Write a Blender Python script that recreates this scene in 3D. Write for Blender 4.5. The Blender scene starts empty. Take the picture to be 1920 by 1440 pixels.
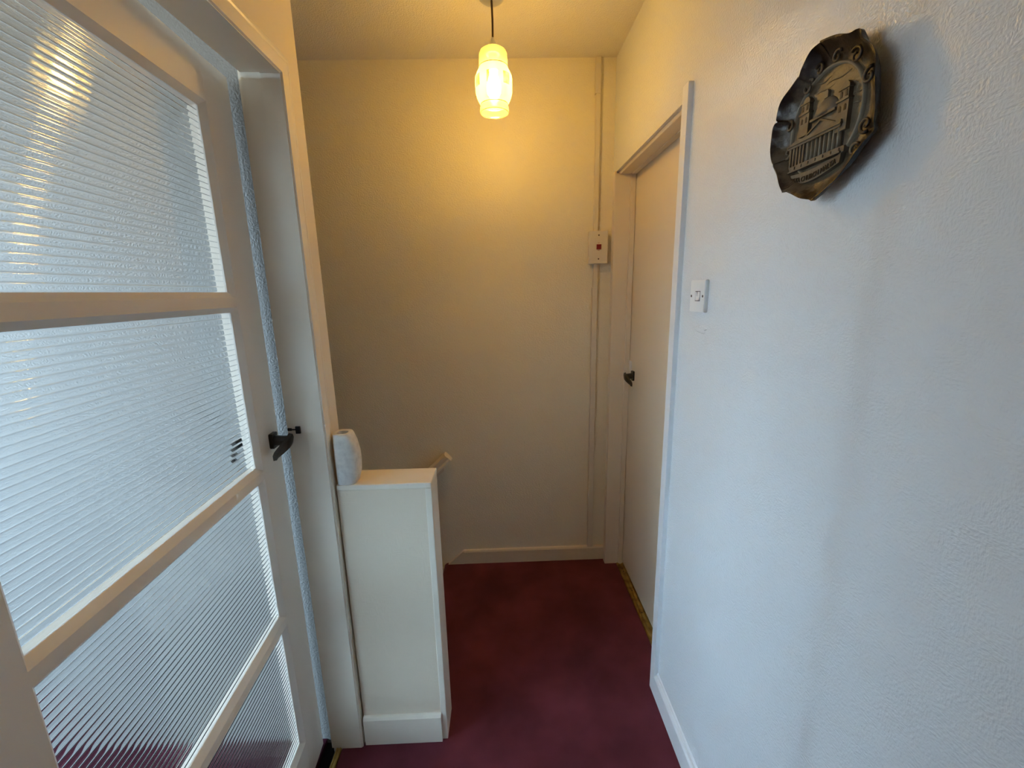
import bpy, bmesh, math, random
from mathutils import Vector, Matrix
random.seed(3)
PI = math.pi
S = bpy.context.scene
COL = S.collection

# ------------------------------------------------------------------ camera, sky, exposure
CAM_H, PITCH, YAW, ROLL, FPX = 1.4557, 0.2140, 0.0231, -0.0227, 799.43
SKY_COL, SKY_STR = (0.52, 0.765, 1.0), 48.0
GROUND_COL = (0.17, 0.18, 0.17)   # lawn and paving below the horizon
EXPOSURE = 0.0
BULB_COL, BULB_STR = (1.0, 0.555, 0.12), 460.0


def cam_ray(a, b):
    cr, sr = math.cos(ROLL), math.sin(ROLL)
    a, b = cr * a + sr * b, -sr * a + cr * b
    cp, sp = math.cos(PITCH), math.sin(PITCH)
    y, z = cp - sp * b, -sp - cp * b
    cy, sy = math.cos(YAW), math.sin(YAW)
    return Vector((cy * a + sy * y, -sy * a + cy * y, z))


fwd = cam_ray(0, 0)
right = cam_ray(1, 0) - fwd
up = fwd - cam_ray(0, 1)
cd = bpy.data.cameras.new('camera')
cam = bpy.data.objects.new('camera', cd)
COL.objects.link(cam)
m = Matrix((right, up, -fwd)).transposed().to_4x4()
m.translation = Vector((0, 0, CAM_H))
cam.matrix_world = m
cd.sensor_width = 36.0
cd.lens = FPX / 1920 * 36
cd.clip_start = 0.02
S.camera = cam

w = bpy.data.worlds.new('sky')
S.world = w
w.use_nodes = True
bg = w.node_tree.nodes['Background']
bg.inputs[1].default_value = SKY_STR
_t = w.node_tree.nodes.new('ShaderNodeTexCoord')
_x = w.node_tree.nodes.new('ShaderNodeSeparateXYZ')
_r = w.node_tree.nodes.new('ShaderNodeValToRGB')
_r.color_ramp.elements[0].position, _r.color_ramp.elements[0].color = 0.47, (*GROUND_COL, 1)
_r.color_ramp.elements[1].position, _r.color_ramp.elements[1].color = 0.53, (*SKY_COL, 1)
_m = w.node_tree.nodes.new('ShaderNodeMapRange')
_m.inputs['From Min'].default_value = -1.0
w.node_tree.links.new(_t.outputs['Generated'], _x.inputs[0])
w.node_tree.links.new(_x.outputs[2], _m.inputs['Value'])
w.node_tree.links.new(_m.outputs[0], _r.inputs[0])
w.node_tree.links.new(_r.outputs[0], bg.inputs[0])
S.view_settings.view_transform = 'Standard'
S.view_settings.look = 'None'
S.view_settings.gamma = 1
S.view_settings.use_curve_mapping = False
S.view_settings.exposure = EXPOSURE
S.cycles.max_bounces = 14
S.cycles.diffuse_bounces = 6
S.cycles.transmission_bounces = 10
S.cycles.transparent_max_bounces = 12
S.cycles.use_denoising = True
S.cycles.sample_clamp_indirect = 60.0


def portal(name, loc, rot, sx, sy):
    """daylight portal in a window opening: guides sampling of the sky, gives no light of its own"""
    l = bpy.data.lights.new(name, 'AREA')
    l.shape = 'RECTANGLE'
    l.size, l.size_y = sx, sy
    l.cycles.is_portal = True
    o = bpy.data.objects.new(name, l)
    o.location = loc
    o.rotation_euler = rot
    COL.objects.link(o)


# window openings of the side room
RWIN = dict(x=-3.4, y0=-1.50, y1=0.72, z0=0.75, z1=2.25)
portal('window_light_room', (RWIN['x'] - 0.05, (RWIN['y0'] + RWIN['y1']) / 2, (RWIN['z0'] + RWIN['z1']) / 2), (0, -PI / 2, 0), RWIN['z1'] - RWIN['z0'], RWIN['y1'] - RWIN['y0'])

# ------------------------------------------------------------------ materials
MATS = {}


def mat(name, col, rough=0.5, metal=0.0, spec=0.5, **kw):
    mm = bpy.data.materials.new(name)
    mm.use_nodes = True
    p = mm.node_tree.nodes['Principled BSDF']
    p.inputs['Base Color'].default_value = (*col, 1)
    p.inputs['Roughness'].default_value = rough
    p.inputs['Metallic'].default_value = metal
    p.inputs['Specular IOR Level'].default_value = spec
    for k, v in kw.items():
        p.inputs[k].default_value = v
    MATS[name] = mm
    return mm, mm.node_tree, p


def node(nt, t, **kw):
    n = nt.nodes.new(t)
    for k, v in kw.items():
        if hasattr(n, k):
            setattr(n, k, v)
        else:
            n.inputs[k].default_value = v
    return n


def math_n(nt, op, a, b=None, c=None):
    n = nt.nodes.new('ShaderNodeMath')
    n.operation = op
    for i, v in enumerate((a, b, c)):
        if v is None:
            continue
        if isinstance(v, (int, float)):
            n.inputs[i].default_value = v
        else:
            nt.links.new(v, n.inputs[i])
    return n.outputs[0]


def ramp(nt, fac, stops):
    r = nt.nodes.new('ShaderNodeValToRGB')
    e = r.color_ramp.elements
    while len(e) < len(stops):
        e.new(0.5)
    for el, (pos, c) in zip(e, stops):
        el.position = pos
        el.color = (*c, 1) if len(c) == 3 else c
    nt.links.new(fac, r.inputs[0])
    return r.outputs[0]


def noise(nt, vec, scale, detail=2.0, rough=0.5):
    n = nt.nodes.new('ShaderNodeTexNoise')
    n.inputs['Scale'].default_value = scale
    n.inputs['Detail'].default_value = detail
    n.inputs['Roughness'].default_value = rough
    if vec is not None:
        nt.links.new(vec, n.inputs['Vector'])
    return n.outputs[0]


def scaled(nt, vec, s):
    mp = nt.nodes.new('ShaderNodeMapping')
    mp.inputs['Scale'].default_value = s
    nt.links.new(vec, mp.inputs['Vector'])
    return mp.outputs[0]


def bump(nt, p, h, strength, dist):
    b = nt.nodes.new('ShaderNodeBump')
    b.inputs['Strength'].default_value = strength
    b.inputs['Distance'].default_value = dist
    nt.links.new(h, b.inputs['Height'])
    nt.links.new(b.outputs[0], p.inputs['Normal'])
    return b


def objco(nt):
    return nt.nodes.new('ShaderNodeTexCoord').outputs['Object']


def wallpaper(name, col, rough, depth, across=150.0, along=48.0, spec=0.5, wear=0.02):
    """painted blown wallpaper: short vertical and horizontal embossed dashes"""
    mm, nt, p = mat(name, col, rough, spec=spec)
    co = objco(nt)
    sx = nt.nodes.new('ShaderNodeSeparateXYZ')
    nt.links.new(co, sx.inputs[0])
    u = math_n(nt, 'ADD', sx.outputs[0], sx.outputs[1])
    cx = nt.nodes.new('ShaderNodeCombineXYZ')
    nt.links.new(u, cx.inputs[0])
    nt.links.new(sx.outputs[2], cx.inputs[1])
    c = cx.outputs[0]
    va = noise(nt, scaled(nt, c, (across, along, 1)), 1.0, 1.0)
    vb = noise(nt, scaled(nt, c, (along, across, 1)), 1.0, 1.0)
    sel = noise(nt, c, 26.0, 1.0)
    sel = ramp(nt, sel, [(0.44, (0, 0, 0)), (0.56, (1, 1, 1))])
    mx = nt.nodes.new('ShaderNodeMix')
    nt.links.new(sel, mx.inputs[0])
    nt.links.new(va, mx.inputs[2])
    nt.links.new(vb, mx.inputs[3])
    h = mx.outputs[0]
    bump(nt, p, h, 1.0, depth)
    tint = noise(nt, c, 1.6, 3.0)
    k = tuple(x * (1 - wear) for x in col)
    nt.links.new(ramp(nt, tint, [(0.35, k), (0.65, col)]), p.inputs['Base Color'])
    return mm


wallpaper('wall_paper_hall', (0.83, 0.845, 0.855), 0.27, 0.0014, 290.0, 180.0)
wallpaper('wall_paper_back', (0.86, 0.80, 0.65), 0.42, 0.0020, 230.0, 110.0)
wallpaper('wall_paper_low', (0.80, 0.69, 0.54), 0.5, 0.0007)
wallpaper('wall_paper_room_dimmed', (0.20, 0.195, 0.185), 0.6, 0.0020, 200.0, 140.0)  # white paper darkened to grey in its colour, to balance the strong sky

mm, nt, p = mat('ceiling_paint', (0.86, 0.82, 0.75), 0.75, spec=0.25)
co = objco(nt)
bump(nt, p, noise(nt, co, 210.0, 3.0), 0.9, 0.004)

mm, nt, p = mat('gloss_paint', (0.80, 0.78, 0.75), 0.30)
co = objco(nt)
bump(nt, p, noise(nt, scaled(nt, co, (60, 60, 3)), 1.0, 3.0), 0.25, 0.0008)
nt.links.new(ramp(nt, noise(nt, co, 7.0, 4.0), [(0.3, (0.82, 0.745, 0.62)), (0.6, (0.86, 0.785, 0.66))]), p.inputs['Base Color'])

mm, nt, p = mat('white_gloss', (0.84, 0.85, 0.86), 0.30)
co = objco(nt)
bump(nt, p, noise(nt, scaled(nt, co, (60, 60, 3)), 1.0, 3.0), 0.25, 0.0008)

mm, nt, p = mat('door_paint', (0.79, 0.715, 0.62), 0.32)
co = objco(nt)
bump(nt, p, noise(nt, scaled(nt, co, (50, 50, 4)), 1.0, 3.0), 0.25, 0.0008)

mm, nt, p = mat('cream_paint', (0.80, 0.705, 0.56), 0.33)
co = objco(nt)
bump(nt, p, noise(nt, co, 60.0, 3.0), 0.15, 0.0005)

mm, nt, p = mat('carpet', (0.17, 0.02, 0.03), 0.95, spec=0.1)
co = objco(nt)
big = noise(nt, co, 4.5, 3.0, 0.55)
fine = noise(nt, co, 800.0, 3.0)
mixv = math_n(nt, 'ADD', math_n(nt, 'MULTIPLY', big, 0.75), math_n(nt, 'MULTIPLY', fine, 0.25))
nt.links.new(ramp(nt, mixv, [(0.36, (0.078, 0.013, 0.019)), (0.64, (0.165, 0.032, 0.048))]), p.inputs['Base Color'])
bump(nt, p, fine, 0.7, 0.003)
p.inputs['Sheen Weight'].default_value = 0.25
p.inputs['Sheen Roughness'].default_value = 0.5
p.inputs['Sheen Tint'].default_value = (0.9, 0.45, 0.55, 1)

mm, nt, p = mat('carpet_room_dimmed', (0.06, 0.012, 0.022), 0.95, spec=0.1)  # copy of the hall carpet, colour darkened to offset the strong sky light
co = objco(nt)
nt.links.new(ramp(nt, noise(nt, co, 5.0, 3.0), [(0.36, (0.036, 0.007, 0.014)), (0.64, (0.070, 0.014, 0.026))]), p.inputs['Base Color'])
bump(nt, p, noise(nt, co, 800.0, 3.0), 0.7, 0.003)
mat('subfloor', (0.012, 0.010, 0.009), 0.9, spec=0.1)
mm, nt, p = mat('brass', (0.62, 0.42, 0.13), 0.32, metal=1.0)
co = objco(nt)
nt.links.new(ramp(nt, noise(nt, co, 26.0, 4.0), [(0.3, (0.30, 0.19, 0.06)), (0.6, (0.66, 0.46, 0.15))]), p.inputs['Base Color'])
mat('black_metal', (0.008, 0.008, 0.009), 0.35)
mat('white_plastic', (0.82, 0.81, 0.79), 0.28)
mat('cream_plastic', (0.74, 0.68, 0.57), 0.3)
mat('screw_metal', (0.10, 0.08, 0.06), 0.4, metal=0.8)
mat('red_plastic', (0.22, 0.008, 0.010), 0.3)
mat('red_print', (0.50, 0.10, 0.09), 0.6)
mat('dark_print', (0.03, 0.03, 0.03), 0.6)
mat('brown_cord', (0.10, 0.055, 0.03), 0.6)
mat('gold_line', (0.45, 0.30, 0.08), 0.4, metal=0.6)
mm, nt, p = mat('ceramic', (0.72, 0.70, 0.65), 0.5)
co = objco(nt)
nt.links.new(ramp(nt, noise(nt, co, 60.0, 4.0), [(0.35, (0.62, 0.60, 0.56)), (0.6, (0.74, 0.72, 0.67))]), p.inputs['Base Color'])
bump(nt, p, noise(nt, co, 140.0, 2.0), 0.15, 0.0004)

# reeded glass: real refraction through the modelled reeds
mm = bpy.data.materials.new('reeded_glass')
mm.use_nodes = True
MATS['reeded_glass'] = mm
p = mm.node_tree.nodes['Principled BSDF']
p.inputs['Base Color'].default_value = (0.95, 0.975, 0.98, 1)
p.inputs['Roughness'].default_value = 0.02
p.inputs['IOR'].default_value = 1.5
p.inputs['Transmission Weight'].default_value = 1.0

# souvenir plate: pale patina on the raised parts, burnt brown rim
mm, nt, p = mat('plate_relief', (0.22, 0.18, 0.12), 0.5)
co = objco(nt)
n1 = noise(nt, scaled(nt, co, (40, 40, 70)), 1.0, 4.0, 0.6)
nt.links.new(ramp(nt, n1, [(0.34, (0.085, 0.070, 0.050)), (0.62, (0.15, 0.127, 0.096))]), p.inputs['Base Color'])
bump(nt, p, n1, 0.5, 0.002)
mm, nt, p = mat('plate_body', (0.2, 0.16, 0.1), 0.42)
co = objco(nt)
sx = nt.nodes.new('ShaderNodeSeparateXYZ')
nt.links.new(co, sx.inputs[0])
ln = nt.nodes.new('ShaderNodeVectorMath')
ln.operation = 'LENGTH'
mpp = scaled(nt, co, (1, 1, 0))
nt.links.new(mpp, ln.inputs[0])
n2 = noise(nt, co, 46.0, 5.0, 0.65)
rr = math_n(nt, 'ADD', ln.outputs['Value'], math_n(nt, 'MULTIPLY', math_n(nt, 'SUBTRACT', n2, 0.5), 0.055))
nt.links.new(ramp(nt, math_n(nt, 'MULTIPLY', rr, 7.0), [(0.52, (0.125, 0.10, 0.066)), (0.62, (0.085, 0.064, 0.042)), (0.69, (0.022, 0.011, 0.008)), (0.80, (0.008, 0.004, 0.0035))]), p.inputs['Base Color'])
bump(nt, p, n2, 0.6, 0.004)
mat('plate_pale', (0.24, 0.205, 0.15), 0.5)
mat('plate_dark', (0.020, 0.012, 0.008), 0.6)

# opal lamp glass: lets part of the bulb light through, scatters the rest
mm = bpy.data.materials.new('opal_glass')
mm.use_nodes = True
MATS['opal_glass'] = mm
nt = mm.node_tree
nt.nodes.clear()
out = nt.nodes.new('ShaderNodeOutputMaterial')
co = objco(nt)
sx = nt.nodes.new('ShaderNodeSeparateXYZ')
nt.links.new(co, sx.inputs[0])
ang = math_n(nt, 'ARCTAN2', sx.outputs[1], sx.outputs[0])
ca = math_n(nt, 'SINE', math_n(nt, 'MULTIPLY', math_n(nt, 'ADD', ang, 0.15), 7.0))
inz = math_n(nt, 'MULTIPLY', math_n(nt, 'GREATER_THAN', sx.outputs[2], 0.075), math_n(nt, 'LESS_THAN', sx.outputs[2], 0.112))
n3 = noise(nt, co, 60.0, 3.0)
pat = math_n(nt, 'MULTIPLY', math_n(nt, 'MULTIPLY', math_n(nt, 'GREATER_THAN', ca, 0.05), inz), ramp(nt, n3, [(0.35, (0.4, 0.4, 0.4)), (0.6, (1, 1, 1))]))
tr = nt.nodes.new('ShaderNodeBsdfTransparent')
tl = nt.nodes.new('ShaderNodeBsdfTranslucent')
df = nt.nodes.new('ShaderNodeBsdfDiffuse')
df.inputs[0].default_value = (0.6, 0.5, 0.3, 1)
gl = nt.nodes.new('ShaderNodeBsdfGlossy')
gl.inputs['Roughness'].default_value = 0.15
nt.links.new(ramp(nt, pat, [(0.0, (0.21, 0.23, 0.17)), (1.0, (0.065, 0.075, 0.012))]), tl.inputs[0])
nt.links.new(ramp(nt, pat, [(0.0, (0.95, 0.95, 0.95)), (1.0, (0.85, 0.80, 0.40))]), tr.inputs[0])
m1 = nt.nodes.new('ShaderNodeMixShader')
m1.inputs[0].default_value = 0.33
m0 = nt.nodes.new('ShaderNodeMixShader')
m0.inputs[0].default_value = 0.55
nt.links.new(tl.inputs[0].links[0].from_socket, df.inputs[0])
nt.links.new(tl.outputs[0], m0.inputs[1])
nt.links.new(df.outputs[0], m0.inputs[2])
nt.links.new(m0.outputs[0], m1.inputs[1])
nt.links.new(tr.outputs[0], m1.inputs[2])
m2 = nt.nodes.new('ShaderNodeMixShader')
m2.inputs[0].default_value = 0.05
nt.links.new(m1.outputs[0], m2.inputs[1])
nt.links.new(gl.outputs[0], m2.inputs[2])
nt.links.new(m2.outputs[0], out.inputs[0])


def emit(name, col, s):
    e = bpy.data.materials.new(name)
    e.use_nodes = True
    p = e.node_tree.nodes['Principled BSDF']
    p.inputs['Base Color'].default_value = (0.8, 0.7, 0.5, 1)
    p.inputs['Emission Color'].default_value = (*col, 1)
    p.inputs['Emission Strength'].default_value = s
    MATS[name] = e


emit('bulb', BULB_COL, BULB_STR)


# ------------------------------------------------------------------ mesh helpers
def quad(bm, vs):
    return bm.faces.new(vs)


def add_box(bm, x0, x1, y0, y1, z0, z1, bev=0.0):
    vs = [bm.verts.new((x, y, z)) for x in (x0, x1) for y in (y0, y1) for z in (z0, z1)]
    fs = [(0, 1, 3, 2), (4, 6, 7, 5), (0, 4, 5, 1), (2, 3, 7, 6), (0, 2, 6, 4), (1, 5, 7, 3)]
    faces = [bm.faces.new([vs[i] for i in f]) for f in fs]
    if bev > 0:
        es = list({e for f in faces for e in f.edges})
        bmesh.ops.bevel(bm, geom=es, offset=bev, segments=2, affect='EDGES', profile=0.5)


def box_bm(*a, **k):
    bm = bmesh.new()
    add_box(bm, *a, **k)
    return bm


def add_prism(bm, pts, f0, f1):
    """closed 2-D outline pts swept from map f0 to map f1 (each maps (a, b) to a 3-D point)"""
    A = [bm.verts.new(f0(*q)) for q in pts]
    B = [bm.verts.new(f1(*q)) for q in pts]
    n = len(pts)
    for i in range(n):
        bm.faces.new((A[i], A[(i + 1) % n], B[(i + 1) % n], B[i]))
    bm.faces.new(A[::-1])
    bm.faces.new(B)


def add_lathe(bm, prof, seg=40, c=(0, 0, 0), close=False):
    rings = []
    for r, z in prof:
        rings.append([bm.verts.new((c[0] + r * math.cos(2 * PI * i / seg), c[1] + r * math.sin(2 * PI * i / seg), c[2] + z)) for i in range(seg)])
    for a, b in zip(rings, rings[1:]):
        for i in range(seg):
            bm.faces.new((a[i], a[(i + 1) % seg], b[(i + 1) % seg], b[i]))
    if close:
        bm.faces.new(rings[0][::-1])
        bm.faces.new(rings[-1])
    return rings


def add_tube(bm, pts, rad, seg=10):
    pts = [Vector(q) for q in pts]
    rings = []
    for i, q in enumerate(pts):
        d = (pts[min(i + 1, len(pts) - 1)] - pts[max(i - 1, 0)]).normalized()
        a = d.orthogonal().normalized() if i == 0 else (rings_a - d * rings_a.dot(d)).normalized()
        rings_a = a
        b = d.cross(a)
        r = rad[i] if isinstance(rad, (list, tuple)) else rad
        rings.append([bm.verts.new(q + (a * math.cos(2 * PI * k / seg) + b * math.sin(2 * PI * k / seg)) * r) for k in range(seg)])
    for A, B in zip(rings, rings[1:]):
        for k in range(seg):
            bm.faces.new((A[k], A[(k + 1) % seg], B[(k + 1) % seg], B[k]))
    bm.faces.new(rings[0][::-1])
    bm.faces.new(rings[-1])


def obj(name, bm, material, parent=None, smooth=False):
    bmesh.ops.recalc_face_normals(bm, faces=bm.faces[:])
    me = bpy.data.meshes.new(name)
    bm.to_mesh(me)
    bm.free()
    if smooth:
        for f in me.polygons:
            f.use_smooth = True
    o = bpy.data.objects.new(name, me)
    COL.objects.link(o)
    me.materials.append(MATS[material])
    if parent is not None:
        o.parent = parent
    return o


def sharp(o, ang=35):
    me = o.data
    for f in me.polygons:
        f.use_smooth = True
    me.set_sharp_from_angle(angle=math.radians(ang))
    return o


def tag(o, label=None, cat=None, group=None, kind=None):
    if label:
        o['label'] = label
    if cat:
        o['category'] = cat
    if group:
        o['group'] = group
    if kind:
        o['kind'] = kind
    return o


def thing(name, label, cat, loc=(0, 0, 0), rotz=0.0, kind=None, group=None):
    o = bpy.data.objects.new(name, None)
    COL.objects.link(o)
    o.location = loc
    o.rotation_euler = (0, 0, rotz)
    o.empty_display_size = 0.05
    return tag(o, label, cat, group, kind)


# ------------------------------------------------------------------ measures
R, D, H = 0.5351, 2.0991, 2.44
LC = -0.4904                # face of the left door casing
LW = LC - 0.006             # hall face of the left wall
RX = -0.598                 # room face of the left wall
YJ = 1.131                  # inner arris of the left door frame (far jamb)
YC = 1.2412                 # far end of the left wall (stairwell corner)
YR = 1.166                  # far wall of the left room
YD0 = 0.31                  # hinge side of the left door opening
CH = 1.9611                 # soffit of the left frame
NEAR = -1.7                 # near end of the hall
J0, J1, DH = 1.30, 2.0425, 1.9589   # right door opening
RD = R + 0.088              # face of the right door
XN0, XN1, YN, ZN, DN = -0.4850, -0.2131, 1.1499, 0.9223, 0.102
XS = -0.325                 # edge of the top stair

# ------------------------------------------------------------------ room shell
bm = bmesh.new()
for x0, x1, y0, y1 in ((LW - 0.004, R, NEAR, YD0), (-0.558, R, YD0, YJ), (LW - 0.004, R, YJ, YN + 0.02), (XS, R, YN + 0.02, D), (R, 0.5905, J0 - 0.02, J1 + 0.02)):
    add_box(bm, x0, x1, y0, y1, -0.03, 0.0)
# rounded carpet nosing over the first riser
add_prism(bm, [(XS + 0.01, -0.03), (XS + 0.01, -0.0002), (XS, -0.0002), (XS - 0.012, -0.004), (XS - 0.020, -0.014), (XS - 0.022, -0.03), (XS - 0.016, -0.045), (XS, -0.05), (XS, -0.2), (XS + 0.01, -0.2)], lambda a, b: (a, YC + 0.01, b), lambda a, b: (a, D, b))
tag(obj('floor', bm, 'carpet'), 'dark red carpet running along the hallway floor', 'floor', kind='structure')

bm = bmesh.new()
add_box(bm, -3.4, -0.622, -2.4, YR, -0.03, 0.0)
tag(obj('floor_room', bm, 'carpet_room_dimmed'), 'dark red carpet in the daylit room behind the glazed door', 'floor', kind='structure')
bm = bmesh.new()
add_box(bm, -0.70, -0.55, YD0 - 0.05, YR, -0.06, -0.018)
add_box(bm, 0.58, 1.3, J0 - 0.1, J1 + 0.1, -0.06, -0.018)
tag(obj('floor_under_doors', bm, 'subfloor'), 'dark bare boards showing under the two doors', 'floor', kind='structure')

bm = bmesh.new()
add_box(bm, -3.5, 1.3, -2.5, D + 0.1, H, H + 0.1)
tag(obj('ceiling', bm, 'ceiling_paint'), 'white ceiling with stippled texture above the hallway', 'ceiling', kind='structure')

bm = bmesh.new()
add_box(bm, -3.5, 1.3, D, D + 0.1, -2.6, H)
wb = tag(obj('wall_back', bm, 'wall_paper_back'), 'embossed cream end wall glowing under the lamp', 'wall', kind='structure')

wr = tag(thing('wall_right', 'embossed white right hand wall carrying the souvenir plate', 'wall', kind='structure'))
bm = bmesh.new()
add_box(bm, R, R + 0.14, NEAR, J0, -0.02, H)
add_box(bm, R, R + 0.14, J0, D, DH + 0.008, H)
add_box(bm, R, R + 0.14, J1 + 0.025, D, -0.02, DH + 0.008)
obj('wall_face', bm, 'wall_paper_hall', wr)
# old plaster repair under the light switch
bm = bmesh.new()
pc = bm.verts.new((R - 0.0016, 1.134, 1.345))
rim = []
for k in range(22):
    a = 2 * PI * k / 22
    rr_ = 1 + 0.18 * math.sin(3 * a + 1) + 0.1 * math.sin(5 * a)
    rim.append((bm.verts.new((R - 0.0014, 1.134 + 0.032 * rr_ * math.cos(a), 1.345 + 0.0075 * rr_ * math.sin(a))), bm.verts.new((R + 0.001, 1.134 + 0.040 * rr_ * math.cos(a), 1.345 + 0.0115 * rr_ * math.sin(a)))))
for k in range(22):
    a, b = rim[k], rim[(k + 1) % 22]
    bm.faces.new((pc, a[0], b[0]))
    bm.faces.new((a[0], a[1], b[1], b[0]))
tag(obj('plaster_patch', bm, 'wall_paper_hall', wr), 'small oval plaster repair under the light switch')

bm = bmesh.new()
add_box(bm, RX, LW, NEAR, YD0, -0.02, H)
add_box(bm, RX, LW, YD0, YJ + 0.02, CH + 0.02, H)
add_box(bm, RX, LW, YJ + 0.02, YC, -0.02, H)
tag(obj('wall_left', bm, 'cream_paint'), 'plain cream left hand wall around the glazed door', 'wall', kind='structure')

bm = bmesh.new()
add_box(bm, -3.4, RX, YR, YC, -2.6, H)
add_box(bm, RX, -0.20, YC - 0.06, YC, -2.6, -0.03)
tag(obj('wall_room_far', bm, 'wall_paper_room_dimmed'), 'bright woodchip papered wall seen through the gap beside the glazed door', 'wall', kind='structure')
bm = bmesh.new()
q = RWIN
add_box(bm, q['x'] - 0.1, q['x'], -2.5, q['y0'], -0.03, H)
add_box(bm, q['x'] - 0.1, q['x'], q['y1'], D + 0.1, -2.6, H)
add_box(bm, q['x'] - 0.1, q['x'], q['y0'], q['y1'], -0.03, q['z0'])
add_box(bm, q['x'] - 0.1, q['x'], q['y0'], q['y1'], q['z1'], H)
add_box(bm, q['x'], RX, -2.5, -2.4, -0.03, H)
add_box(bm, q['x'], -0.2, 1.2, D + 0.1, -2.7, -2.6)
tag(obj('wall_room', bm, 'wall_paper_room_dimmed'), 'outer walls of the daylit room, colour darkened against the strong sky, with its window opening', 'wall', kind='structure')
bm = bmesh.new()
add_box(bm, RX, R + 0.14, NEAR - 0.1, NEAR, -0.03, H)
tag(obj('wall_near', bm, 'wall_paper_hall'), 'plain near end wall of the hallway', 'wall', kind='structure')
bm = bmesh.new()
add_box(bm, 1.2, 1.3, NEAR, D, -0.06, H)
add_box(bm, R + 0.14, 1.2, 1.0, 1.1, -0.06, H)
tag(obj('wall_beyond', bm, 'cream_paint'), 'unlit wall of the space behind the plain right hand door', 'wall', kind='structure')

# window frames of the side room
bm = bmesh.new()
q = RWIN
for y0, y1, z0, z1 in ((q['y0'], q['y0'] + 0.05, q['z0'], q['z1']), (q['y1'] - 0.05, q['y1'], q['z0'], q['z1']), (q['y0'], q['y1'], q['z0'], q['z0'] + 0.05), (q['y0'], q['y1'], q['z1'] - 0.05, q['z1']), (-0.42, -0.36, q['z0'], q['z1'])):
    add_box(bm, q['x'] - 0.08, q['x'] - 0.03, y0, y1, z0, z1)
tag(obj('window_1', bm, 'gloss_paint'), 'white frame of the window in the side room', 'window', kind='structure')

# ------------------------------------------------------------------ skirtings
def skirt_profile(h, t):
    return [(0, 0), (t, 0), (t, h - 0.010), (t - 0.004, h - 0.002), (t * 0.45, h), (0, h)]


bm = bmesh.new()
add_prism(bm, skirt_profile(0.079, 0.015), lambda a, b: (-0.236, D - a, b), lambda a, b: (R - 0.004, D - a, b))
tag(obj('baseboard_back', bm, 'cream_paint'), 'cream skirting along the foot of the end wall', 'skirting', kind='structure')
bm = bmesh.new()
add_prism(bm, [(-0.236, 0.079), (-0.236, -0.12), (-1.20, -1.02), (-1.20, -0.80)], lambda a, b: (a, D, b), lambda a, b: (a, D - 0.016, b))
tag(obj('baseboard_stairs', bm, 'cream_paint'), 'sloping cream string board dropping beside the stairs on the end wall', 'skirting', kind='structure')
bm = bmesh.new()
add_prism(bm, skirt_profile(0.086, 0.0147), lambda a, b: (R - a, NEAR, b), lambda a, b: (R - a, 1.272, b))
add_prism(bm, [(0, 0.084), (0.006, 0.084), (0.004, 0.091), (0, 0.095)], lambda a, b: (R - a, NEAR, b), lambda a, b: (R - a, 1.272, b))
tag(obj('baseboard_right', bm, 'white_gloss'), 'glossy white skirting along the right hand wall', 'skirting', kind='structure')

# stairs going down behind the low wall
st = thing('staircase', 'carpeted stairs going down to the left behind the low wall', 'staircase', (0, 0, 0), kind='structure')
for k in range(6):
    x = XS - 0.235 * k
    z = -0.19 * (k + 1)
    obj('step', box_bm(x - 0.25, x + 0.005, YC + 0.004, D - 0.017, z - 0.19, z, bev=0.012), 'carpet', st)

# ------------------------------------------------------------------ left door frame
fr = thing('trim_1', 'white painted frame around the glazed left hand door', 'door frame', kind='structure')
WA = 0.052


def arch_prof():
    return [(0.0, 0.0), (0.0007, -0.005), (0.0037, 0.0), (WA * 0.62, 0.0005), (WA * 0.72, -0.0025), (WA * 0.8, -0.001), (WA - 0.004, -0.002), (WA, -0.0045), (WA, -0.007), (0.0007, -0.007)][1:]


bm = bmesh.new()
add_prism(bm, arch_prof(), lambda a, b: (LC + b, YJ + a, 0.0), lambda a, b: (LC + b, YJ + a, CH + a))
obj('architrave', bm, 'gloss_paint', fr)
bm = bmesh.new()
add_prism(bm, arch_prof(), lambda a, b: (LC + b, YJ + a, CH + a), lambda a, b: (LC + b, YD0 - a, CH + a))
obj('architrave', bm, 'gloss_paint', fr)
bm = bmesh.new()
add_prism(bm, arch_prof(), lambda a, b: (LC + b, YD0 - a, 0.0), lambda a, b: (LC + b, YD0 - a, CH + a))
obj('architrave', bm, 'gloss_paint', fr)
SX = -0.588
# linings with a rebate for the door: plan profile (x, y) swept up
bm = bmesh.new()
add_prism(bm, [(LC - 0.0042, YJ), (-0.540, YJ), (-0.541, YJ + 0.004), (SX, YJ + 0.005), (SX, YJ + 0.017), (RX - 0.002, YJ + 0.017), (RX - 0.002, YJ + 0.035), (LC - 0.0042, YJ + 0.035)], lambda a, b: (a, b, -0.05), lambda a, b: (a, b, CH + 0.02))
obj('jamb', bm, 'gloss_paint', fr)
bm = bmesh.new()
add_prism(bm, [(LC - 0.0042, YD0), (SX, YD0), (SX, YD0 - 0.012), (RX - 0.004, YD0 - 0.012), (RX - 0.004, YD0 - 0.03), (LC - 0.0042, YD0 - 0.03)], lambda a, b: (a, b, -0.05), lambda a, b: (a, b, CH + 0.02))
obj('jamb', bm, 'gloss_paint', fr)
bm = bmesh.new()
add_prism(bm, [(LC - 0.0042, CH), (-0.540, CH), (-0.541, CH + 0.004), (SX, CH + 0.005), (SX, CH + 0.020), (RX - 0.004, CH + 0.020), (RX - 0.004, CH + 0.035), (LC - 0.0042, CH + 0.035)], lambda a, b: (a, YD0 - 0.02, b), lambda a, b: (a, YJ + 0.02, b))
obj('head', bm, 'gloss_paint', fr)
bm = bmesh.new()
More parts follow.
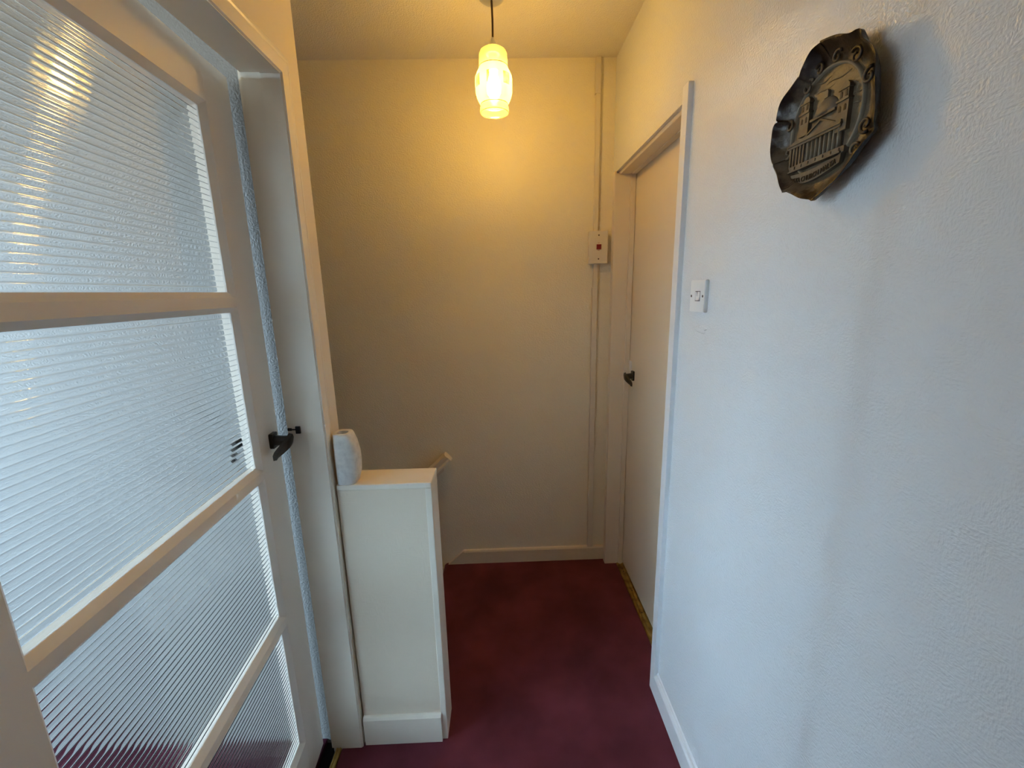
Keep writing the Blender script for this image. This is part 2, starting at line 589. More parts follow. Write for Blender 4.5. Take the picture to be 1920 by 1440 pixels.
add_box(bm, -0.570, -0.558, YJ - 0.0005, YJ + 0.006, 1.087, 1.107)
add_box(bm, -0.586, -0.568, YJ + 0.001, YJ + 0.0065, 1.0965, 1.0995)
add_box(bm, -0.592, -0.582, YJ + 0.001, YJ + 0.0065, 1.095, 1.102)
tag(obj('strike_plate', bm, 'black_metal', fr), 'small black strike plate with its latch slot')

# ------------------------------------------------------------------ left glazed door
TH = 0.0628
DX, DY = -0.6232, 1.1425
DW, DZ0, DZ1, DT = 0.800, 0.012, 1.9572, 0.036
door = thing('door_1', 'white glazed door with four reeded panes standing slightly ajar', 'door', (DX, DY, 0), 0, kind='structure')
# local axes: +s = towards the hinge, n = out into the hall; local frame (s, n, z)
door.rotation_euler = (0, 0, 0)
cs, sn = math.cos(TH), math.sin(TH)


def dl(s, n, z):
    return (sn * s + cs * n, -cs * s + sn * n, z)


SL, WD = 0.1189, 0.6891
G, BV = 0.012, 0.012
PT, PH, RG = 1.8559, 0.3880, 0.0463
panes = []
for k in range(4):
    zt = PT - k * (PH + RG)
    panes.append((zt - PH, zt))


def member(name, pts, f0, f1):
    bm = bmesh.new()
    add_prism(bm, pts, f0, f1)
    return obj(name, bm, 'door_paint', door)


# stiles: cross-section in (s, n), bevelled on the glass side
member('stile', [(0, -DT), (0, -0.002), (0.002, 0), (SL - BV, 0), (SL - BV + 0.002, -0.002), (SL - 0.002, -G + 0.002), (SL, -G), (SL, -DT)], lambda a, b: dl(a, b, DZ0), lambda a, b: dl(a, b, DZ1))
member('stile', [(WD, -DT), (WD, -G), (WD + 0.002, -G + 0.002), (WD + BV - 0.002, -0.002), (WD + BV, 0), (DW, 0), (DW, -DT)], lambda a, b: dl(a, b, DZ0), lambda a, b: dl(a, b, DZ1))
# rails: cross-section in (z, n)
def rail(z0, z1, bot, top):
    pts = [(z0, -DT)]
    if bot:
        pts += [(z0, -G), (z0 + 0.002, -G + 0.002), (z0 + BV - 0.002, -0.002), (z0 + BV, 0)]
    else:
        pts += [(z0, 0)]
    if top:
        pts += [(z1 - BV, 0), (z1 - BV + 0.002, -0.002), (z1 - 0.002, -G + 0.002), (z1, -G)]
    else:
        pts += [(z1, 0)]
    pts += [(z1, -DT)]
    member('rail', pts, lambda a, b: dl(SL - 0.012, b - 0.0001, a), lambda a, b: dl(WD + 0.012, b - 0.0001, a))


rail(panes[0][1], DZ1 - 0.0005, True, False)
for k in range(3):
    rail(panes[k + 1][1], panes[k][0], True, True)
rail(DZ0 + 0.0005, panes[3][0], False, True)
# reeded panes: 12 mm reeds towards the hall, flat towards the room
PITCH_R = PH / 32
for z0, z1 in panes:
    bm = bmesh.new()
    prof = []
    nn = 32
    sub = 12
    for i in range(nn):
        for j in range(sub):
            t = j / sub
            zz = z0 + (i + t) * PITCH_R
            xx = abs(2 * t - 1)
            hgt = 0.00014 * (1 - xx ** 2) + 0.00075 * (1 - xx ** 9)
            prof.append((zz, -G - 0.0022 + hgt))
    prof.append((z1, -G - 0.0022))
    fa = [bm.verts.new(dl(SL - 0.004, b, a)) for a, b in prof]
    fb = [bm.verts.new(dl(WD + 0.004, b, a)) for a, b in prof]
    for i in range(len(prof) - 1):
        bm.faces.new((fa[i], fa[i + 1], fb[i + 1], fb[i]))
    c0 = bm.verts.new(dl(SL - 0.004, -G - 0.0055, z0))
    c1 = bm.verts.new(dl(SL - 0.004, -G - 0.0055, z1))
    c2 = bm.verts.new(dl(WD + 0.004, -G - 0.0055, z1))
    c3 = bm.verts.new(dl(WD + 0.004, -G - 0.0055, z0))
    bm.faces.new((c0, c1, c2, c3))
    bm.faces.new((c0, fa[0], fb[0], c3))
    bm.faces.new((c1, c2, fb[-1], fa[-1]))
    bm.faces.new([c0] + fa + [c1])
    bm.faces.new([c3] + fb + [c2])
    sharp(obj('pane', bm, 'reeded_glass', door), 50)


def lever(parent, g, name, material='black_metal', k=1.0):
    """black lever handle: short square plate, neck and a curved blade; f maps (along, out, up) to 3-D"""
    f = lambda a, o, u: g(a * k, o * k, u * k)
    bm = bmesh.new()
    pl = [(-0.013, -0.020), (0.013, -0.020), (0.015, -0.016), (0.015, 0.016), (0.013, 0.020), (-0.013, 0.020), (-0.015, 0.016), (-0.015, -0.016)]
    add_prism(bm, pl, lambda a, b: f(a, -0.001, b), lambda a, b: f(a, 0.010, b))
    h = obj(name, bm, material, parent)
    bm = bmesh.new()
    ring = []
    path = [(0.0, 0.008, -0.001, 0.0145), (0.0, 0.025, -0.002, 0.0135), (0.0, 0.044, -0.003, 0.0135)]
    add_tube(bm, [f(a, o, u) for a, o, u, _ in path], [r for *_, r in path], 12)
    obj('neck', bm, material, h)
    # blade: flat bar sweeping along the door and bending down
    bm = bmesh.new()
    pts = []
    n = 12
    for i in range(n + 1):
        t = i / n
        a = -0.018 + 0.085 * t
        o = 0.044 + 0.010 * math.sin(PI * min(1, t * 1.1)) - 0.010 * t
        u = 0.001 - 0.028 * t * t
        hw = 0.0145 * (1 - 0.55 * t ** 3) * (0.75 + 0.25 * min(1, t * 6))
        pts.append((a, o, u, hw))
    rings = []
    for a, o, u, hw in pts:
        rings.append([bm.verts.new(f(*v)) for v in ((a, o - 0.005, u - hw), (a, o + 0.004, u - hw * 0.8), (a, o + 0.006, u), (a, o + 0.004, u + hw * 0.8), (a, o - 0.005, u + hw))])
    for A, B in zip(rings, rings[1:]):
        for j in range(5):
            bm.faces.new((A[j], A[(j + 1) % 5], B[(j + 1) % 5], B[j]))
    bm.faces.new(rings[0])
    bm.faces.new(rings[-1][::-1])
    sharp(obj('lever', bm, material, h), 40)
    return h


HS, HZ = 0.043, 1.081
tag(lever(door, lambda a, o, u: dl(HS + a, o, HZ + u), 'handle'), 'black lever handle facing the hall')
tag(lever(door, lambda a, o, u: dl(HS + a, -DT - o, HZ + u), 'handle'), 'black lever handle on the room side')

# ------------------------------------------------------------------ right door frame and door
fr2 = thing('trim_2', 'cream painted frame around the plain right hand door', 'door frame', kind='structure')
# cover strip at the near side, running past the head
bm = bmesh.new()
add_prism(bm, [(0.001, 1.2715), (-0.0147, 1.2715), (-0.0147, 1.309), (-0.013, 1.311), (0.06, 1.311), (0.06, J0 + 0.002), (0.001, J0)], lambda a, b: (R + a, b, 0.0), lambda a, b: (R + a, b, 1.995))
obj('cover_strip', bm, 'white_gloss', fr2)
bm = bmesh.new()
add_prism(bm, [(R - 0.005, J1), (R + 0.063, J1), (R + 0.063, J1 - 0.010), (RD - 0.002, J1 - 0.010), (RD - 0.002, J1 + 0.024), (R - 0.005, J1 + 0.024)], lambda a, b: (a, b, 0.0), lambda a, b: (a, b, DH + 0.0))
obj('jamb', bm, 'cream_paint', fr2)
bm = bmesh.new()
add_prism(bm, [(R + 0.001, J0), (R + 0.063, J0), (R + 0.063, J0 + 0.012), (RD - 0.002, J0 + 0.012), (RD - 0.002, J0 - 0.02), (R + 0.001, J0 - 0.02)], lambda a, b: (a, b, 0.0), lambda a, b: (a, b, DH + 0.0))
obj('jamb', bm, 'cream_paint', fr2)
bm = bmesh.new()
add_prism(bm, [(R + 0.013, DH), (R + 0.013, DH + 0.03), (RD - 0.002, DH + 0.03), (RD - 0.002, DH - 0.006), (R + 0.066, DH - 0.006), (R + 0.066, DH - 0.002), (R + 0.016, DH - 0.004)], lambda a, b: (a, J0, b), lambda a, b: (a, J1 + 0.02, b))
obj('head', bm, 'cream_paint', fr2)
bm = bmesh.new()
add_prism(bm, [(R + 0.0005, J1), (R - 0.006, J1 + 0.001), (R - 0.007, J1 + 0.006), (R - 0.007, D - 0.022), (R - 0.003, D - 0.014), (R + 0.0005, D - 0.0005)], lambda a, b: (a, b, 0.0), lambda a, b: (a, b, DH + 0.01))
obj('architrave', bm, 'cream_paint', fr2)

d2 = thing('door_2', 'plain cream flush door closed in the right hand wall', 'door', kind='structure')
obj('leaf', box_bm(RD, RD + 0.035, J0 - 0.005, J1 + 0.003, 0.012, DH + 0.004, bev=0.0015), 'cream_paint', d2)
tag(lever(d2, lambda a, o, u: (RD - o * 0.78, J1 - 0.074 - a * 0.9, 1.052 + u), 'handle', k=1.12), 'black lever handle')
bm = bmesh.new()
add_box(bm, RD - 0.004, RD, J1 - 0.040, J1 - 0.010, 1.00, 1.115, bev=0.001)
tag(obj('lock_plate', bm, 'white_plastic', d2), 'pale narrow plate behind the handle')

# brass threshold strips
def threshold(name, label, x0, x1, y0, y1):
    t = thing(name, label, 'threshold strip', ((x0 + x1) / 2, (y0 + y1) / 2, 0))
    ww = (x1 - x0)
    bm = bmesh.new()
    pr = [(-ww / 2, 0.0), (-ww / 2 + 0.002, 0.003), (-ww * 0.30, 0.006), (-ww * 0.16, 0.006), (-ww * 0.08, 0.003), (ww * 0.08, 0.003), (ww * 0.16, 0.006), (ww * 0.30, 0.006), (ww / 2 - 0.002, 0.003), (ww / 2, -0.008), (-ww / 2, -0.008)]
    L = (y1 - y0) / 2
    add_prism(bm, pr, lambda a, b: (a, -L, b), lambda a, b: (a, L, b))
    obj('strip', bm, 'brass', t)
    for k in range(5):
        y = -L + (2 * L) * (k + 0.5) / 5
        bm = bmesh.new()
        add_lathe(bm, [(0.0032, 0.0), (0.0030, 0.0012), (0.0012, 0.0016)], 12, (0, y, 0.003), close=True)
        obj('screw', bm, 'screw_metal', t)


threshold('threshold_strip', 'worn brass carpet strip across the floor under the plain right hand door', 0.5915, 0.629, J0 + 0.001, J1 - 0.001)
threshold('threshold_strip', 'brass carpet strip across the floor under the glazed left hand door', -0.580, -0.5585, YD0 + 0.002, YJ - 0.001)

# ------------------------------------------------------------------ low wall at the stair head
lw = thing('wall_low', 'waist high white wall with a flat ledge guarding the stairs', 'wall', kind='structure')
TT = 0.017
obj('panel', box_bm(XN0, XN1 - 0.018, YN, YN + DN, -0.02, ZN - TT), 'wall_paper_low', lw)
obj('ledge', box_bm(XN0, XN1, YN - 0.004, YN + DN + 0.003, ZN - TT, ZN, bev=0.0025), 'gloss_paint', lw)
bm = bmesh.new()
add_box(bm, XN1 - 0.019, XN1 - 0.0005, YN - 0.003, YN + DN + 0.002, 0.0, ZN - TT, bev=0.002)
obj('end_board', bm, 'gloss_paint', lw)
bm = bmesh.new()
add_prism(bm, skirt_profile(0.107, 0.012), lambda a, b: (XN0 + 0.0005, YN - a, b), lambda a, b: (XN1 - 0.018, YN - a, b))
obj('skirting', bm, 'gloss_paint', lw)

# ------------------------------------------------------------------ handrail on the end wall
hr = thing('handrail', 'white wooden stair handrail sloping down the end wall behind the low wall', 'handrail', (-0.285, D - 0.045, 0.640))
sl = math.radians(43)
du = Vector((-math.cos(sl), 0, -math.sin(sl)))
dv = Vector((-math.sin(sl), 0, math.cos(sl)))
bm = bmesh.new()
pr = [(-0.026, -0.018), (-0.020, -0.024), (0.018, -0.022), (0.024, -0.014), (0.020, -0.004), (0.026, 0.008), (0.026, 0.020), (0.016, 0.027), (-0.014, 0.027), (-0.026, 0.020)]
f0 = lambda a, b: tuple(Vector((0, a, 0)) + dv * b)
f1 = lambda a, b: tuple(Vector((0, a, 0)) + dv * b + du * 1.5)
add_prism(bm, [(-a, b) for a, b in pr], f0, f1)
obj('rail', bm, 'gloss_paint', hr)
bm = bmesh.new()
add_prism(bm, [(-0.030, -0.088), (-0.030, -0.030), (-1.10, -1.028), (-1.10, -1.090)], lambda a, b: (a, 0.025, b), lambda a, b: (a, 0.045, b))
obj('backing_board', bm, 'cream_paint', hr)
for k in (0.12, 0.8):
    bm = bmesh.new()
    c = du * k
    add_tube(bm, [c + Vector((0, 0.0, -0.02)), c + Vector((0, 0.0, -0.045)), c + Vector((0, 0.02, -0.055)), c + Vector((0, 0.034, -0.055))], 0.006)
    obj('bracket', bm, 'gloss_paint', hr)

# ------------------------------------------------------------------ pendant lamp
LX, LY = -0.001, 1.600
LK = 0.943
lamp = thing('pendant_lamp', 'lit opal glass pendant lamp with yellow patches hanging on a brown cord', 'lamp', (LX, LY, 2.043))
lamp.scale = (LK, LK, LK)
bm = bmesh.new()
add_lathe(bm, [(0.0001, 0.3460), (0.010, 0.3460), (0.036, 0.3470), (0.042, 0.3510), (0.0435, 0.3850), (0.049, 0.3860), (0.050, 0.4200), (0.0001, 0.4200)], 40)
sharp(obj('ceiling_rose', bm, 'white_plastic', lamp))
bm = bmesh.new()
add_tube(bm, [(0, 0, 0.350), (0.0015, 0, 0.29), (0.001, 0, 0.25), (0, 0, 0.216)], 0.0035, 8)
obj('cord', bm, 'brown_cord', lamp, True)
bm = bmesh.new()
add_lathe(bm, [(0.0042, 0.236), (0.0065, 0.229), (0.012, 0.219), (0.020, 0.210), (0.027, 0.2008), (0.024, 0.185), (0.016, 0.184), (0.016, 0.135), (0.0, 0.135)], 32)
sharp(obj('lamp_holder', bm, 'white_plastic', lamp))
bm = bmesh.new()
prof = [(0.020, 0.2005), (0.036, 0.2000), (0.045, 0.194), (0.0495, 0.184), (0.050, 0.170), (0.050, 0.1455), (0.0515, 0.140), (0.058, 0.128), (0.0640, 0.115), (0.0655, 0.103), (0.0655, 0.085), (0.0645, 0.065), (0.060, 0.048), (0.053, 0.034), (0.0485, 0.029), (0.0485, 0.024), (0.0505, 0.018), (0.0515, 0.010), (0.0505, 0.002), (0.0490, 0.0)]
add_lathe(bm, prof, 56)
shade = obj('shade', bm, 'opal_glass', lamp, True)
for z, r in ((0.1450, 0.0508), (0.0265, 0.0492), (0.0015, 0.0496)):
    bm = bmesh.new()
    add_lathe(bm, [(r, z - 0.0012), (r + 0.0006, z), (r, z + 0.0012)], 56)
    obj('gold_band', bm, 'gold_line', shade, True)
bm = bmesh.new()
add_lathe(bm, [(0.0135, 0.135), (0.0145, 0.120), (0.022, 0.100), (0.0255, 0.082), (0.0235, 0.064), (0.015, 0.052), (0.0001, 0.048)], 28)
obj('bulb', bm, 'bulb', lamp, True)

# ------------------------------------------------------------------ switches and trunking
sw = thing('light_switch', 'white square light switch on the right hand wall near the door frame', 'light switch', (R, 1.1455, 1.4323))
bm = bmesh.new()
add_prism(bm, [(-0.0425, -0.0415), (0.0425, -0.0415), (0.0425, 0.0415), (-0.0425, 0.0415)], lambda a, b: (0.0, a, b), lambda a, b: (-0.010, a, b))
bmesh.ops.bevel(bm, geom=[e for e in bm.edges], offset=0.0015, segments=2, affect='EDGES')
obj('faceplate', bm, 'white_plastic', sw)
bm = bmesh.new()
add_prism(bm, [(-0.0005, -0.0115), (-0.0095, -0.0115), (-0.0135, -0.0105), (-0.0108, 0.0), (-0.0105, 0.0115), (-0.0005, 0.0115)], lambda a, b: (a, -0.0155, b), lambda a, b: (a, -0.0035, b))
obj('rocker', bm, 'white_plastic', sw)
bm = bmesh.new()
add_prism(bm, [(-0.0005, -0.0115), (-0.0105, -0.0115), (-0.0108, 0.0), (-0.0140, 0.0105), (-0.0100, 0.0115), (-0.0005, 0.0115)], lambda a, b: (a, -0.0025, b), lambda a, b: (a, 0.0095, b))
obj('rocker', bm, 'white_plastic', sw)
bm = bmesh.new()
add_box(bm, -0.0104, -0.0099, -0.0170, 0.0110, -0.0130, 0.0130)
tag(obj('rocker_surround', bm, 'dark_print', sw), 'dark gap around the rockers')
for y in (-0.0315, 0.0345):
    bm = bmesh.new()
    add_prism(bm, [(0.0034 * math.cos(2 * PI * k / 14), 0.0034 * math.sin(2 * PI * k / 14)) for k in range(14)], lambda a, b: (-0.0095, y + a, b), lambda a, b: (-0.0106, y + a, b))
    obj('screw', bm, 'screw_metal', sw)

iso = thing('isolator_switch', 'cream wall mounted isolator switch with a red rocker on the end wall', 'isolator switch', (0.465, D, 1.647))
bm = bmesh.new()
add_box(bm, -0.0425, 0.0425, -0.026, 0.0, -0.0725, 0.0725, bev=0.002)
obj('back_box', bm, 'cream_plastic', iso)
bm = bmesh.new()
add_box(bm, -0.0435, 0.0435, -0.035, -0.026, -0.0735, 0.0735, bev=0.0025)
obj('faceplate', bm, 'cream_plastic', iso)
bm = bmesh.new()
add_prism(bm, [(-0.035, -0.011), (-0.0365, -0.011), (-0.0375, 0.0), (-0.0405, 0.011), (-0.035, 0.011)], lambda a, b: (-0.009, a, b + 0.002), lambda a, b: (0.0125, a, b + 0.002))
tag(obj('rocker', bm, 'red_plastic', iso), 'dark red rocker')
for z in (0.0195, -0.0135):
    bm = bmesh.new()
    add_box(bm, -0.003, 0.0056, -0.0354, -0.0349, z - 0.0009, z + 0.0009)
    tag(obj('print_mark', bm, 'red_print', iso), 'tiny red printed mark beside the rocker')
for z in (0.054, -0.052):
    bm = bmesh.new()
    add_prism(bm, [(0.0034 * math.cos(2 * PI * k / 14), 0.0034 * math.sin(2 * PI * k / 14)) for k in range(14)], lambda a, b: (0.001 + a, -0.0345, z + b), lambda a, b: (0.001 + a, -0.0358, z + b))
    obj('screw', bm, 'screw_metal', iso)


def trunking(label, x, pieces):
    t = thing('cable_trunking', label, 'cable trunking', (x, D, pieces[0][0]))
    z00 = pieces[0][0]
    for z0, z1, dx, hw in pieces:
        bm = bmesh.new()
        pr = [(-hw, 0.0), (-hw, -0.015), (-hw + 0.002, -0.0175), (hw - 0.002, -0.0175), (hw, -0.015), (hw, 0.0)]
        add_prism(bm, pr, lambda a, b: (dx + a, b, z0 - z00), lambda a, b: (dx + a, b, z1 - z00 - 0.001))
        obj('trunking_length', bm, 'cream_plastic', t)


trunking('cream cable trunking rising from the isolator switch to the ceiling', 0.4555, [(1.721, 1.86, 0.0, 0.0105), (1.86, 2.295, 0.0005, 0.0105), (2.295, 2.437, -0.001, 0.0125)])
trunking('cream cable trunking dropping from the isolator switch to the skirting', 0.456, [(0.0795, 0.15, -0.001, 0.0145), (0.15, 0.87, -0.001, 0.0135), (0.87, 1.465, 0.0, 0.0135), (1.465, 1.573, 0.002, 0.0120)])

# ------------------------------------------------------------------ white vase on the ledge
v = thing('vase', 'small white hollow vase with a bulging side on the left end of the ledge', 'vase', (-0.4885, 1.176, ZN))


def vase_outline(wx, wy, n=28):
    pts = []
    for k in range(n):
        a = 2 * PI * k / n
        c, s_ = math.cos(a), math.sin(a)
        x = abs(c) ** 0.6 * (1 if c > 0 else -1)
        y = abs(s_) ** 0.7 * (1 if s_ > 0 else -1)
        pts.append((wx * (0.5 + 0.5 * x), wy * 0.5 * y))
    return pts


bm = bmesh.new()
levels = [(0.0, 0.054, 0.058), (0.004, 0.0575, 0.062), (0.03, 0.0645, 0.068), (0.06, 0.067, 0.071), (0.09, 0.066, 0.070), (0.12, 0.061, 0.066), (0.142, 0.054, 0.060), (0.150, 0.050, 0.056)]
rings = [[bm.verts.new((x + 0.003, y, z)) for x, y in vase_outline(wx, wy)] for z, wx, wy in levels]
for z, wx, wy in ((0.1515, 0.044, 0.050), (0.150, 0.030, 0.030), (0.135, 0.028, 0.028), (0.06, 0.028, 0.028)):
    off = (0.050 - wx) / 2
    rings.append([bm.verts.new((x + 0.003 + off, y, z)) for x, y in vase_outline(wx, wy)])
for A, B in zip(rings, rings[1:]):
    for k in range(28):
        bm.faces.new((A[k], A[(k + 1) % 28], B[(k + 1) % 28], B[k]))
bm.faces.new(rings[0][::-1])
bm.faces.new(rings[-1])
sharp(obj('body', bm, 'ceramic', v), 50)

# ------------------------------------------------------------------ souvenir plate
# local frame: (u, v, w) = right in the plate's face, up, out of the wall
pl = thing('souvenir_plate', 'brown scalloped souvenir plate with a domed church in relief', 'plate', (R, 0.735, 1.70))
pl.rotation_euler = Matrix(((0, 0, -1), (-1, 0, 0), (0, 1, 0))).to_euler()
OUT = [(81, 93), (86, 81), (101, 64), (110, 46), (115, 28), (119, 7), (120, -14), (120, -33), (124, -45), (113, -54), (102, -64), (90, -76), (70, -89), (47, -101), (26, -114), (17, -111), (-14, -102), (-46, -86), (-54, -86), (-56, -82), (-76, -56), (-92, -34), (-88, -31), (-94, -28), (-100, -8), (-107, 28), (-102, 39), (-93, 40), (-97, 46), (-86, 66), (-66, 80), (-51, 91), (-47, 92), (-40, 103), (-20, 115), (0, 117), (2, 119), (30, 113), (58, 100), (73, 97)]
OUT = [(a / 1000, b / 1000) for a, b in OUT]
# densify the outline
dense = []
def catmull(p0, p1, p2, p3, t):
    return tuple(0.5 * (2 * b + (c - a) * t + (2 * a - 5 * b + 4 * c - d) * t * t + (3 * b - a - 3 * c + d) * t ** 3) for a, b, c, d in zip(p0, p1, p2, p3))


nP = len(OUT)
for i in range(nP):
    for k in range(5):
        dense.append(catmull(OUT[i - 1], OUT[i], OUT[(i + 1) % nP], OUT[(i + 2) % nP], k / 5))
CU, CV = 0.004, 0.004
bm = bmesh.new()
nO = len(dense)
# (blend towards a circle of radius rc, blend factor, depth w)
rngs = []
prof = [(0.02, 1.0, 0.012), (0.055, 1.0, 0.0115), (0.078, 1.0, 0.011), (0.086, 0.75, 0.0135), (0.0, -0.86, 0.019), (0.0, -0.93, 0.026), (0.0, -0.975, 0.0325), (0.0, -1.0, 0.0340), (0.0, -0.992, 0.0295), (0.0, -0.93, 0.020), (0.0, -0.80, 0.009), (0.0, -0.66, 0.003), (0.0, -0.60, 0.0005)]
for rc, f, w_ in prof:
    ring = []
    for i, (a, b) in enumerate(dense):
        th = math.atan2(b - CV, a - CU)
        ro = math.hypot(a - CU, b - CV)
        if f > 0:
            r = rc if f == 1.0 else rc * f + (1 - f) * ro * 0.85
        else:
            r = ro * -f
        wob = 0.0
        if w_ > 0.018 and f < 0 and f > -0.98 and prof.index((rc, f, w_)) < 7:
            wob = 0.0022 * math.sin(9 * th + 1.0) + 0.0016 * math.sin(17 * th)
        if f == -1.0:
            wob = 0.002 * math.sin(8 * th + 0.6)
        ring.append(bm.verts.new((CU + r * math.cos(th), CV + r * math.sin(th), w_ + wob)))
    rngs.append(ring)
for A, B in zip(rngs, rngs[1:]):
    for i in range(nO):
        bm.faces.new((A[i], A[(i + 1) % nO], B[(i + 1) % nO], B[i]))
bm.faces.new(rngs[0])
bm.faces.new(rngs[-1][::-1])
sharp(obj('dish', bm, 'plate_body', pl), 60)


def scroll(cu, cv, r0, turns, a0, sgn, w0):
    pts, rad = [], []
    n = 18
    for i in range(n + 1):
        t = i / n
        a = a0 + sgn * turns * 2 * PI * t
        r = r0 * (1 - 0.8 * t)
        pts.append((cu + r * math.cos(a), cv + r * math.sin(a), w0))
        rad.append(0.0026 * (1 - 0.4 * t))
    bm = bmesh.new()
    add_tube(bm, pts, rad, 6)
    obj('scroll', bm, 'plate_body', pl, True)


for cu, cv, r0, tn, a0, sg in ((-0.045, 0.080, 0.012, 1.2, 0.6, 1), (-0.020, 0.098, 0.010, 1.1, 2.6, -1), (0.020, 0.100, 0.010, 1.1, 0.5, 1), (0.062, 0.082, 0.012, 1.2, 2.4, -1), (0.094, 0.040, 0.011, 1.2, 1.2, 1), (0.100, -0.030, 0.011, 1.2, -1.2, -1), (-0.088, 0.030, 0.010, 1.1, 1.8, -1), (-0.084, -0.018, 0.010, 1.1, -2.0, 1), (0.084, -0.062, 0.010, 1.1, 0.4, 1)):
    scroll(cu * 0.9, cv * 0.9, r0, tn, a0, sg, 0.0180)

# raised ring of the medallion
bm = bmesh.new()
n = 72
rings = []
for i in range(n):
    a = 2 * PI * i / n
    rings.append([bm.verts.new((0.0 + (0.0755 + dr) * math.cos(a), 0.0075 + (0.0765 + dr) * math.sin(a), w_)) for dr, w_ in ((-0.0025, 0.011), (-0.0018, 0.0155), (0, 0.017), (0.0018, 0.0155), (0.0025, 0.011))])
for i in range(n):
    A, B = rings[i], rings[(i + 1) % n]
    for k in range(4):
        bm.faces.new((A[k], A[k + 1], B[k + 1], B[k]))
obj('medallion_ring', bm, 'plate_pale', pl, True)
W0 = 0.0112


def relief(name, pts, h, material='plate_relief', base=W0, parent=None):
    bm = bmesh.new()
    add_prism(bm, [(a / 1000, b / 1000) for a, b in pts], lambda a, b: (a, b, base), lambda a, b: (a, b, base + h))
    return obj(name, bm, material, parent or pl)


# clouds: low streaks
for cu, cv, ln_, am in ((-20, 70, 44, 2.0), (18, 62, 50, 1.6), (-8, 56, 40, 1.4), (62, 12, 16, 1.2), (60, 26, 18, 1.2), (-56, 40, 20, 1.2)):
    bm = bmesh.new()
    pts = [((cu + (t - 0.5) * ln_) / 1000, (cv + am * math.sin(t * 7)) / 1000, W0 + 0.0002) for t in [k / 10 for k in range(11)]]
    add_tube(bm, pts, [0.0002 + 0.0011 * math.sin(PI * k / 10) for k in range(11)], 6)
    obj('cloud', bm, 'plate_relief', pl, True)
# drum and dome
relief('drum', [(-25, -2), (27, -2), (27, 14), (23, 17), (-21, 17), (-25, 14)], 0.0035)
relief('drum_window', [(-3, 2), (3, 2), (3, 9), (0, 12), (-3, 9)], 0.0006, 'plate_dark', W0 + 0.0035)
bm = bmesh.new()
gridr = []
for i in range(9):
    ph = PI / 2 * i / 8
    gridr.append([bm.verts.new(((1 + 26 * math.cos(ph) * math.cos(PI * k / 24)) / 1000, (17 + 25 * math.sin(ph)) / 1000, W0 + 0.009 * math.cos(ph) * math.sin(PI * k / 24) + 0.0005)) for k in range(25)])
for A, B in zip(gridr, gridr[1:]):
    for k in range(24):
        bm.faces.new((A[k], A[k + 1], B[k + 1], B[k]))
bm.faces.new(gridr[0])
obj('dome', bm, 'plate_relief', pl, True)
relief('dome_band', [(-26, 15), (28, 15), (28, 18.5), (-26, 18.5)], 0.0085)
relief('lantern', [(-3, 41), (5, 41), (5, 49), (3.5, 52), (-1.5, 52), (-3, 49)], 0.005)
# bell towers
for u0, u1, v0, v1 in ((-53, -31, 0, 50), (31, 53, -20, 38)):
    tw = relief('bell_tower', [(u0, v0), (u1, v0), (u1, v1 - 16), (u1 - 2, v1 - 15), (u1 - 2, v1), (u0 + 2, v1), (u0 + 2, v1 - 15), (u0, v1 - 16)], 0.007)
    cu = (u0 + u1) / 2
    relief('cupola', [(cu - 8, v1), (cu + 8, v1), (cu + 7, v1 + 5), (cu + 3, v1 + 9), (cu - 3, v1 + 9), (cu - 7, v1 + 5)], 0.006, parent=tw)
    relief('tower_cornice', [(u0 - 1, v1 - 17), (u1 + 1, v1 - 17), (u1 + 1, v1 - 14.5), (u0 - 1, v1 - 14.5)], 0.009, parent=tw)
    relief('tower_cornice', [(u0, v1 - 1.5), (u1, v1 - 1.5), (u1, v1 + 0.8), (u0, v1 + 0.8)], 0.0085, parent=tw)
    for vv in (v1 - 12, v1 - 31):
        for du_ in (-5.0, 5.0):
            relief('belfry_opening', [(cu + du_ - 2, vv), (cu + du_ + 2, vv), (cu + du_ + 2, vv + 7), (cu + du_, vv + 9), (cu + du_ - 2, vv + 7)], 0.0006, 'plate_dark', W0 + 0.007, parent=tw)
# side wing, portico, steps
relief('side_wing', [(-71, -43), (-29, -43), (-29, -8), (-52, -8), (-62, -10), (-71, -14)], 0.006)
for cu in (-66, -58, -50, -42, -34):
    relief('pilaster', [(cu - 1.6, -43), (cu + 1.6, -43), (cu + 1.6, -13), (cu - 1.6, -13)], 0.0025, base=W0 + 0.006)
relief('portico_shadow', [(-29, -44), (44, -44), (44, -12), (-29, -12)], 0.0008, 'plate_dark')
for k in range(8):
    cu = -26 + k * 9.4
    bm = bmesh.new()
    ring = []
    for j in range(9):
        a = PI * j / 8
        ring.append((cu / 1000 + 0.0023 * math.cos(a), W0 + 0.0035 + 0.0045 * math.sin(a)))
    ring += [(cu / 1000 - 0.0023, W0), (cu / 1000 + 0.0023, W0)]
    add_prism(bm, ring, lambda a, b: (a, -0.0435, b), lambda a, b: (a, -0.013, b))
    obj('column', bm, 'plate_pale', pl, True)
relief('entablature', [(-73, -14), (45, -14), (46, -10), (45, -4), (-60, -4), (-72, -9)], 0.0095)
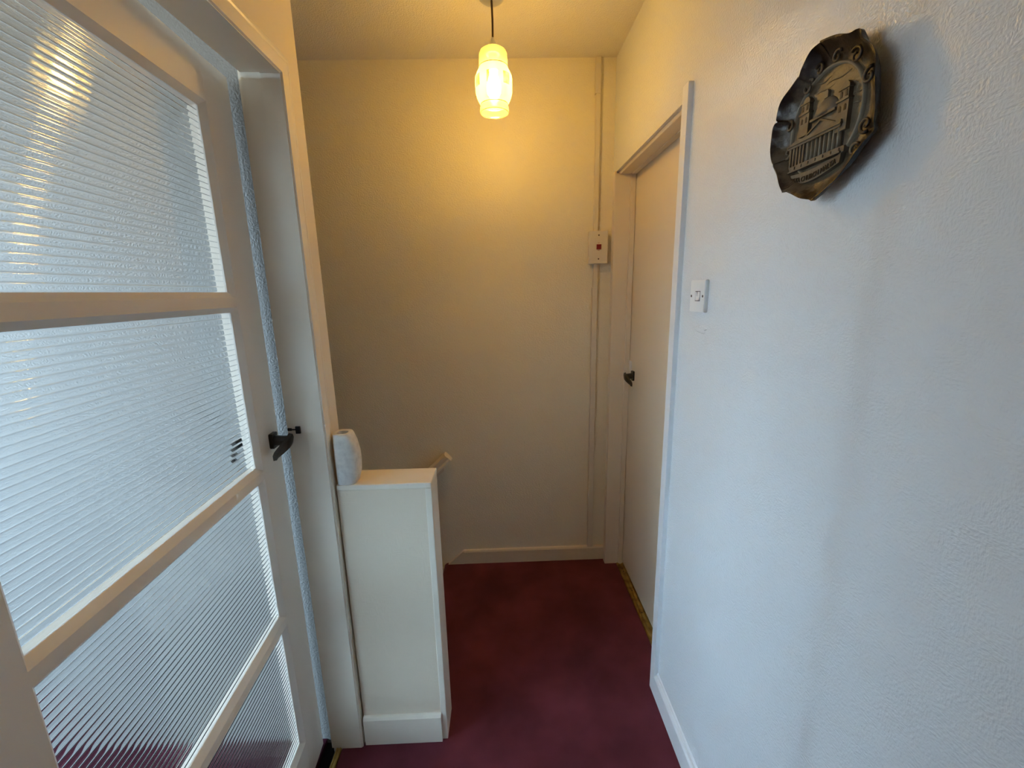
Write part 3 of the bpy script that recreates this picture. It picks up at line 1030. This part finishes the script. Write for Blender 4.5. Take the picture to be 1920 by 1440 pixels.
relief('cornice', [(-74, -10.5), (47, -10.5), (47, -8.4), (-70, -8.4)], 0.0115)
bm = bmesh.new()
relief('pediment', [(-30, -4), (32, -4), (1, 10)], 0.0075)
relief('pediment_rake', [(-33, -4), (-28, -4), (1, 9), (30, -4), (35, -4), (1, 12)], 0.0100)
relief('podium', [(-70, -52), (57, -52), (57, -43), (-70, -43)], 0.0085)
for k in range(7):
    cu = -56 + k * 16.5
    relief('podium_panel', [(cu - 6, -50), (cu + 6, -50), (cu + 6, -45), (cu - 6, -45)], 0.0018, base=W0 + 0.0085)
# banner with lettering
ban = []
for i in range(17):
    t = i / 16
    ban.append((-74 + 126 * t, -55 - 5.0 * math.sin(PI * t) + 3 * t - 1))
low = []
for i in range(17):
    t = 1 - i / 16
    low.append((-74 + 124 * t, -69 - 10.0 * math.sin(PI * t) + 4 * t))
relief('banner', ban + low, 0.0150, base=0.004)
relief('banner_roll', [(-82, -72), (-74, -74), (-70, -66), (-72, -54), (-80, -56)], 0.018, base=0.004)
relief('banner_edge', [(-72, -53), (52, -52), (52, -49.5), (-72, -50.5)], 0.0110)
txt = bpy.data.curves.new('lettering', 'FONT')
txt.body = 'MOSTA CHURCH MALTA'
txt.size = 0.0118
txt.extrude = 0.0008
txt.align_x = 'LEFT'
to = bpy.data.objects.new('lettering_source', txt)
COL.objects.link(to)
dg = bpy.context.evaluated_depsgraph_get()
me = bpy.data.meshes.new_from_object(to.evaluated_get(dg))
bpy.data.objects.remove(to)
xs = [vv.co.x for vv in me.vertices]
wd = max(xs)
for vv in me.vertices:
    t = vv.co.x / wd
    vv.co.x = (-0.066 + 0.110 * t)
    vv.co.y = vv.co.y * 0.95 + (-67.5 - 8.5 * math.sin(PI * (0.05 + 0.9 * t)) + 4 * t) / 1000
    vv.co.z = 0.0195 + vv.co.z
me.materials.clear()
me.materials.append(MATS['plate_dark'])
lo = bpy.data.objects.new('lettering', me)
COL.objects.link(lo)
lo.parent = pl
tag(lo, 'dark raised lettering on the banner')
